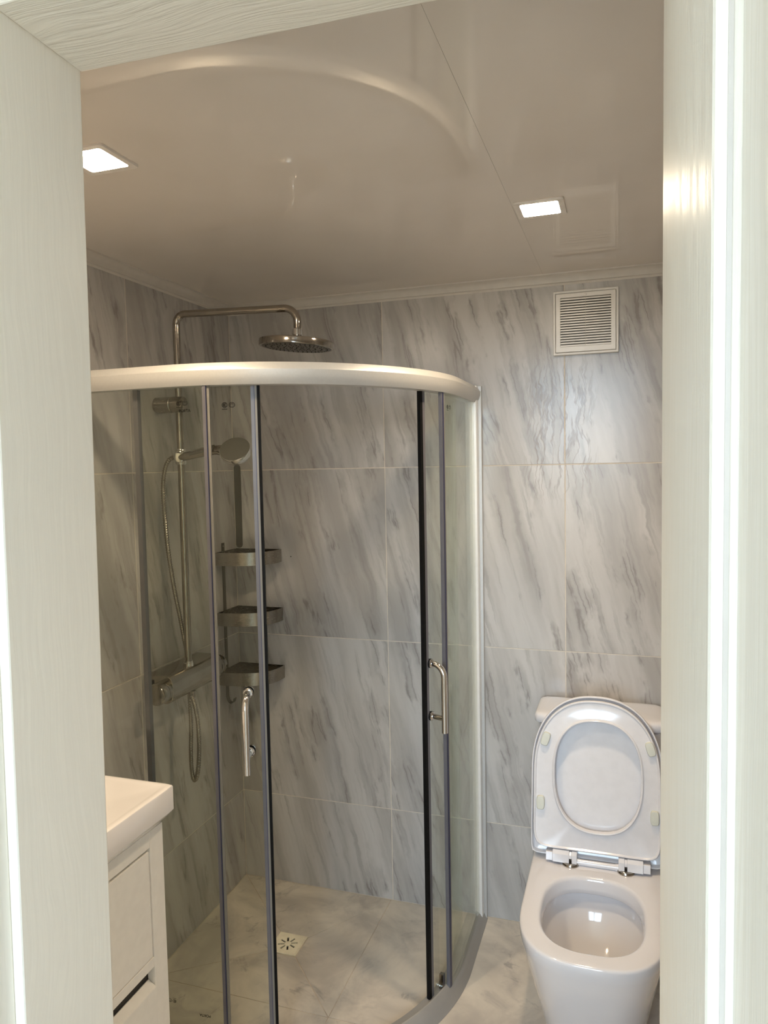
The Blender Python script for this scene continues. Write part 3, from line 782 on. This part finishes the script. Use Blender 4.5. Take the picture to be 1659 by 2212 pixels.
bm = bmesh.new(); framemesh(bm, vx0, vx1, vz0, vz1, vx0+.0075, vx1-.0075, vz0+.0075, vz1-.0075, -.015, -.0005); vl('outer_frame', bm, M['vent'], bevel=.0025)
bm = bmesh.new(); framemesh(bm, vx0+.0085, vx1-.0085, vz0+.0085, vz1-.0085, vx0+.0225, vx1-.0225, vz0+.0255, vz1-.0215, -.0155, -.0015); vl('inner_frame', bm, M['vent'], bevel=.0012)
vl('cavity_shade', B(vx0+.018, vx1-.018, -.0022, -.0008, vz0+.018, vz1-.018), M['ventdark'])  # flat dark plate, shade behind the slats put into its colour
NS = 19; oz0, oz1 = vz0+.0255, vz1-.0215; st = (oz1-oz0)/NS
slat = None
for i in range(NS):
    zc = oz0 + st*(i+.5); xa, xb = vx0+.0225, vx1-.0225
    if slat is None:
        bm = bmesh.new(); hw = (xb-xa)/2
        pr = [(-.0135, -.0034), (-.0135, .0008), (-.0040, .0042), (-.0040, .0024)]
        prism(bm, pr, lambda p: (-hw, p[0], p[1]), lambda p: (hw, p[0], p[1])); slat = link('slat', bm, M['vent'], vt)
    else:
        slat_ = slat.copy(); COL.objects.link(slat_); slat_.parent = vt; slat = slat_
    slat.location = (0, 0, zc-vc.z)
bm = bmesh.new(); tube(bm, [((vx0+vx1)/2, -.0140, oz0), ((vx0+vx1)/2, -.0140, oz1+.004)], .0006, 6); vl('pull_cord', bm, M['trim'])
bm = bmesh.new(); lathe(bm, ((vx0+vx1)/2, -.0152, oz1+.006), (0, -1, 0), [(.0042, 0), (.0038, .0015), (.002, .002)], 16); vl('cord_screw', bm, M['vent'], smooth=40)

# ------------------------------------------------------------------ downlights
def downlight(cx_, cy_, label):
    t = empty('ceiling_light', label, 'light', (cx_, cy_, CEIL), 'square recessed downlights')
    def rr(h, r, n=6):
        o = []
        for qx, qy, a0 in ((1, 1, 0), (-1, 1, 90), (-1, -1, 180), (1, -1, 270)):
            for k in range(n+1):
                a = R(a0+90*k/n); o.append((qx*(h-r)+r*math.cos(a), qy*(h-r)+r*math.sin(a)))
        return o
    bm = bmesh.new(); A, Bq = rr(.056, .008), rr(.0425, .006)
    loft(bm, [[(x, y, -.0003) for x, y in A], [(x, y, -.003) for x, y in A], [(x*.985, y*.985, -.0048) for x, y in A], [(x, y, -.0042) for x, y in Bq], [(x, y, -.0003) for x, y in Bq]], cap0=False, cap1=False)
    link('lamp_frame', bm, M['lampframe'], t, smooth=30)
    bm = bmesh.new(); Bq = rr(.0418, .006)
    loft(bm, [[(x, y, -.0004) for x, y in Bq], [(x, y, -.0034) for x, y in Bq]]); link('diffuser', bm, M['lamp'], t)
    ld = bpy.data.lights.new('downlight_beam', 'AREA'); ld.shape = 'SQUARE'; ld.size = .078; ld.energy = LAMP_W; ld.color = (1.0, .77, .50); ld.spread = R(125)
    lo_ = bpy.data.objects.new('downlight_beam', ld); COL.objects.link(lo_); lo_.location = (cx_, cy_, CEIL-.006)
    return t
downlight(.424, -1.212, 'glowing square ceiling light over the vanity, cut by the door post')
downlight(1.180, -.634, 'glowing square ceiling light in front of the vent')

# ------------------------------------------------------------------ toilet
TX = 1.286; RZ = .386
to = empty('toilet', 'white one-piece toilet with its seat and lid raised', 'toilet', (TX, -.36, 0))
def tl(name, bm, mat, parent=None, **kw):
    bmesh.ops.translate(bm, verts=bm.verts, vec=(-TX, .36, 0)); return link(name, bm, mat, parent or to, **kw)
NT_ = 96
def ring(a, yc, bback, bfront, nb, nf, z, cx_=TX): return [(x, y, z) for x, y in sell(cx_, yc, a, bback, bfront, nb, nf, NT_)]
rings = []
yb = -.012; yc0 = -.50
def body(a, front, z, nf=2.7, yc=yc0): return ring(a, yc, yc*-1+yb, -(front-yc), 14, nf, z)
rings += [body(.118, -.560, 0.0, 2.6, -.40), body(.122, -.572, .012, 2.6, -.40), body(.134, -.612, .10, 2.6, -.43), body(.150, -.655, .20, 2.7, -.46), body(.166, -.695, .29, 2.75, -.48), body(.1755, -.717, .345, 2.8, -.495), body(.1785, -.724, .366, 2.8, -.50), body(.1785, -.725, .378, 2.8, -.50), body(.1777, -.7242, .3825, 2.8, -.50), body(.1755, -.722, RZ-.0008, 2.8, -.50), body(.171, -.7175, RZ, 2.8, -.50)]
hc_y = -.510
def hole(a, b0, b1, z, n=2.6, yc=hc_y): return ring(a, yc, b0, b1, n, n, z)
rings += [hole(.136, .171, .171, RZ, 2.6), hole(.132, .167, .167, RZ-.0010), hole(.128, .163, .163, RZ-.004), hole(.1260, .161, .161, RZ-.010), hole(.124, .158, .158, RZ-.030), hole(.1235, .1570, .157, RZ-.042), hole(.126, .160, .159, RZ-.045), hole(.140, .175, .172, RZ-.047),
          hole(.138, .172, .168, RZ-.075, 2.5), hole(.118, .150, .150, RZ-.12, 2.4), hole(.098, .120, .130, RZ-.165, 2.3, -.515), hole(.074, .078, .108, RZ-.20, 2.2, -.53), hole(.056, .050, .080, RZ-.225, 2.1, -.55), hole(.046, .040, .056, RZ-.255, 2.0, -.56), hole(.040, .034, .046, RZ-.285, 2, -.56)]
bm = bmesh.new(); loft(bm, rings); tl('bowl', bm, M['ceramic_toilet'], smooth=60)
bm = bmesh.new(); q = [(x, y) for x, y in sell(TX, -.552, .0545, .048, .075, 2.1, 2.1, 48)]
prism(bm, q, lambda p: (p[0], p[1], RZ-.2255), lambda p: (p[0], p[1], RZ-.2245)); tl('water', bm, M['water'])
# tank and lid
def rbox(bm, x0, x1, y0, y1, zs, n=10):
    """zs: list of (z, inset)"""
    cx_, cy_ = (x0+x1)/2, (y0+y1)/2
    loft(bm, [[(x, y, z) for x, y in sell(cx_, cy_, (x1-x0)/2-i, (y1-y0)/2-i, (y1-y0)/2-i, n, n, 64)] for z, i in zs])
bm = bmesh.new(); rbox(bm, 1.1165, 1.4645, -.186, -.012, [(RZ-.004, .012), (RZ+.01, .010), (.56, .004), (.74, .001), (.748, .002), (.7515, .007)], 12); tl('tank', bm, M['ceramic_toilet'], smooth=40)
bm = bmesh.new(); rbox(bm, 1.104, 1.476, -.196, -.006, [(.7570, .005), (.7580, .002), (.762, 0), (.776, 0), (.781, .002), (.7845, .006), (.7865, .014), (.7875, .03)], 12); tl('tank_lid', bm, M['ceramic_toilet'], smooth=40)
bm = bmesh.new(); lathe(bm, (TX, -.095, .7872), (0, 0, 1), [(.024, 0), (.024, .003), (.021, .005), (.02, .0045)], 28); tl('flush_button', bm, M['chrome'], smooth=30)
# lid and seat in hinge-plane coordinates (u across, v up along the lean, w towards the camera)
y0_, z0_, y1_, z1_ = -.285, .400, -.225, .860
tv = Vector((0, y1_-y0_, z1_-z0_)).normalized(); tw = Vector((0, -tv.z, tv.y))
def pl3(u, v, w): return Vector((TX+u, y0_, z0_)) + tv*v + tw*w
def D(a, top_, bot_, ntp, nbt, N=128): return sell(0, .235, a, top_-.235, .235-bot_, ntp, nbt, N)
lo = D(.1835, .463, 0.0, 2.3, 30)
def scale_in(o, k, cu=0, cv=.235):
    r = []
    for u, v in o:
        d = Vector((u-cu, v-cv)); L = d.length; d = d*((L-k)/L); r.append((cu+d.x, cv+d.y))
    return r
bm = bmesh.new()
loft(bm, [[pl3(u, v, w) for u, v in scale_in(lo, k)] for k, w in ((.020, -.032), (.008, -.030), (.002, -.025), (0, -.018), (0, -.009), (.0015, -.0065), (.004, -.0065), (.0065, -.010), (.009, -.017), (.015, -.0195), (.04, -.0205))])
tl('lid', bm, M['seat'], smooth=45)
so = D(.1745, .4535, .026, 2.3, 12); hi = sell(.004, .239, .1185, .154, .154, 2.45, 2.45, 128)
def lerp2(A, Bq, t): return [(a[0]+(b_[0]-a[0])*t, a[1]+(b_[1]-a[1])*t) for a, b_ in zip(A, Bq)]
bm = bmesh.new()
secs = [(so, .002, -.004), (so, 0, .002), (so, 0, .010), (so, .002, .0125), (so, .0045, .0125), (so, .008, .0090)]
rings = [[pl3(u, v, w) for u, v in scale_in(o, k)] for o, k, w in secs]
rings += [[pl3(u, v, w) for u, v in scale_in(hi, -k, .004, .239)] for k, w in ((.012, .0080), (.0075, .0095), (.006, .0125), (.0035, .0140), (.001, .0130), (0, .010), (0, -.003), (.003, -.004))]
rr = loft(bm, rings, cap0=False, cap1=False)
a, b_ = rr[-1], rr[0]
for k in range(len(a)): bm.faces.new((a[k], a[(k+1) % len(a)], b_[(k+1) % len(a)], b_[k]))
seat = tl('seat', bm, M['seat'], smooth=40)
for u, v, ang in ((-.141, .335, 18), (.147, .333, -18), (-.154, .152, 0), (.158, .146, 0)):
    bm = bmesh.new(); ca, sa = math.cos(R(ang)), math.sin(R(ang)); rings = []
    for k, w in ((0, .008), (0, .017), (.0015, .019), (.005, .0195)):
        rings.append([pl3(u+p*ca+q_*sa, v-p*sa+q_*ca, w) for p, q_ in sell(0, 0, .0115-k, .0195-k, .0195-k, 4, 4, 28)])
    loft(bm, rings); o = tl('bumper', bm, M['bumper'], smooth=40); o.parent = seat; o.matrix_parent_inverse = Matrix.Identity(4)
for sgn, ub in ((-1, -.069), (1, .082)):
    bm = bmesh.new(); u0, u1 = sorted((ub-.050 if sgn < 0 else ub+.046, ub+.018 if sgn < 0 else ub-.020))
    pr = [(.018, -.009), (.018, .014), (.010, .024), (-.008, .024), (-.014, .012), (-.014, -.009)]
    uc = ub
    def cell(ua, ub_):
        prism(bm, [(a_, b2) for a_, b2 in pr], lambda p: pl3(ua, p[1], p[0]), lambda p: pl3(ub_, p[1], p[0]))
    cell(u0, uc-.0035); cell(uc+.0035, u1)
    pr2 = [(.018, .004), (.018, .014), (.010, .022), (-.008, .022), (-.014, .012), (-.014, .004)]
    prism(bm, pr2, lambda p: pl3(uc-.0036, p[1], p[0]), lambda p: pl3(uc+.0036, p[1], p[0]))
    tl('hinge', bm, M['seat'], smooth=25, bevel=.0015)
    bm = bmesh.new(); ue = u0-.019 if sgn < 0 else u1
    prism(bm, [(.014, -.008), (.014, .016), (-.010, .018), (-.010, -.008)], lambda p: pl3(ue, p[1], p[0]), lambda p: pl3(ue+.019, p[1], p[0]))
    tl('hinge_cap', bm, M['seat'], smooth=30, bevel=.001); bm = bmesh.new()
    lathe(bm, pl3(u1 if sgn < 0 else u0-.008, -.006, .002), (1, 0, 0), [(.010, 0), (.010, .008)], 18)
    tl('hinge_pin', bm, M['seat'], smooth=30)
    bm = bmesh.new(); c = Vector((TX+ub, -.290, RZ))
    lathe(bm, c, (0, 0, 1), [(.024, .0003), (.0245, .003), (.023, .007), (.019, .009)], 30); lathe(bm, c + Vector((0, 0, .008)), (0, 0, 1), [(.0026, 0), (.0026, .014)], 12)
    tl('hinge_bolt', bm, M['chrome_dark'], smooth=30)['label'] = 'chrome hinge bolt'
bm = bmesh.new(); tube(bm, [pl3(-.045, -.006, .002), pl3(.062, -.006, .002)], .0088, 18); tl('hinge_rod', bm, M['seat'], smooth=40)

# ------------------------------------------------------------------ vanity and washbasin
VY0, VY1, VX = -1.610, -1.020, .373
va = empty('vanity_cabinet', 'white vanity cabinet with handleless drawers under the washbasin', 'cabinet', (0, -1.3, 0))
def vv_(name, bm, mat, parent=None, **kw):
    bmesh.ops.translate(bm, verts=bm.verts, vec=(0, 1.3, 0)); return link(name, bm, mat, parent or va, **kw)
bm = bmesh.new()
box(bm, .002, VX-.020, VY0, VY1, .0, .745)          # carcass
box(bm, VX-.020, VX, VY1-.047, VY1, 0, .745)         # far stile
box(bm, VX-.020, VX, VY0, VY0+.047, 0, .745)
box(bm, VX-.020, VX-.0005, VY0+.047, VY1-.047, .708, .745)   # top rail
box(bm, VX-.020, VX-.0005, VY0+.047, VY1-.047, .436, .459)   # middle rail
box(bm, VX-.020, VX-.0005, VY0+.047, VY1-.047, 0, .05)
vv_('carcass', bm, M['cab'], bevel=.0012)
vv_('drawer_gap_shade', B(VX-.0200, VX-.0192, VY0+.047, VY1-.047, .05, .708), M['gap'])  # dark sheet, shade of the drawer gaps put into its colour
bm = B(VX-.018, VX-.001, VY0+.0505, VY1-.0505, .4605, .7015); vv_('drawer', bm, M['cab'], bevel=.002)
bm = bmesh.new(); ya, yb_ = VY0+.0485, VY1-.030
pr = [(VX-.0192, .404), (VX-.016, .404), (VX+.0035, .392), (VX+.0035, .052), (VX-.0192, .052)]
prism(bm, pr, lambda p: (p[0], VY0+.0485, p[1]), lambda p: (p[0], VY1-.0485, p[1])); vv_('drawer', bm, M['cab'], bevel=.0015)
wbn = empty('washbasin', 'white ceramic washbasin on top of the vanity cabinet', 'sink', (0, -1.3, .745))
BX, BY0, BY1 = .401, -1.618, -1.008
NB = 128; cxb, cyb = (.002+BX)/2, (BY0+BY1)/2; hxb, hyb = (BX-.002)/2, (BY1-BY0)/2
def rrect(k, z, n=60, kx=None):
    kx = k if kx is None else kx
    return [(x, y, z) for x, y in sell(cxb-(0 if kx == k else (kx-k)/2), cyb, hxb-(kx if kx == k else (kx+k)/2), hyb-k, hyb-k, n, n, NB)]
rings = [rrect(.030, .7455), rrect(.026, .748), rrect(.012, .760), rrect(.003, .770), rrect(0, .775), rrect(0, .8265), rrect(.0012, .8295), rrect(.004, .8310), rrect(.010, .8312), rrect(.016, .8300), rrect(.022, .8290)]
def bowl(a, b_, z, n=2.6, cx_=.205): return [(x, y, z) for x, y in sell(cx_, cyb, a, b_, b_, n, n, NB)]
rings += [bowl(.142, .236, .8285), bowl(.137, .231, .8265), bowl(.131, .224, .820), bowl(.122, .213, .805, 2.5), bowl(.105, .190, .775, 2.4), bowl(.075, .14, .752, 2.2), bowl(.02, .03, .7475, 2)]
bm = bmesh.new(); loft(bm, rings); bmesh.ops.translate(bm, verts=bm.verts, vec=(0, 1.3, -.745)); link('basin', bm, M['ceramic'], wbn, smooth=28)
bm = bmesh.new(); lathe(bm, (.205, cyb+1.3, .003), (0, 0, 1), [(.022, 0), (.022, .002), (.018, .004)], 24); link('drain_plug', bm, M['chrome'], wbn, smooth=30)
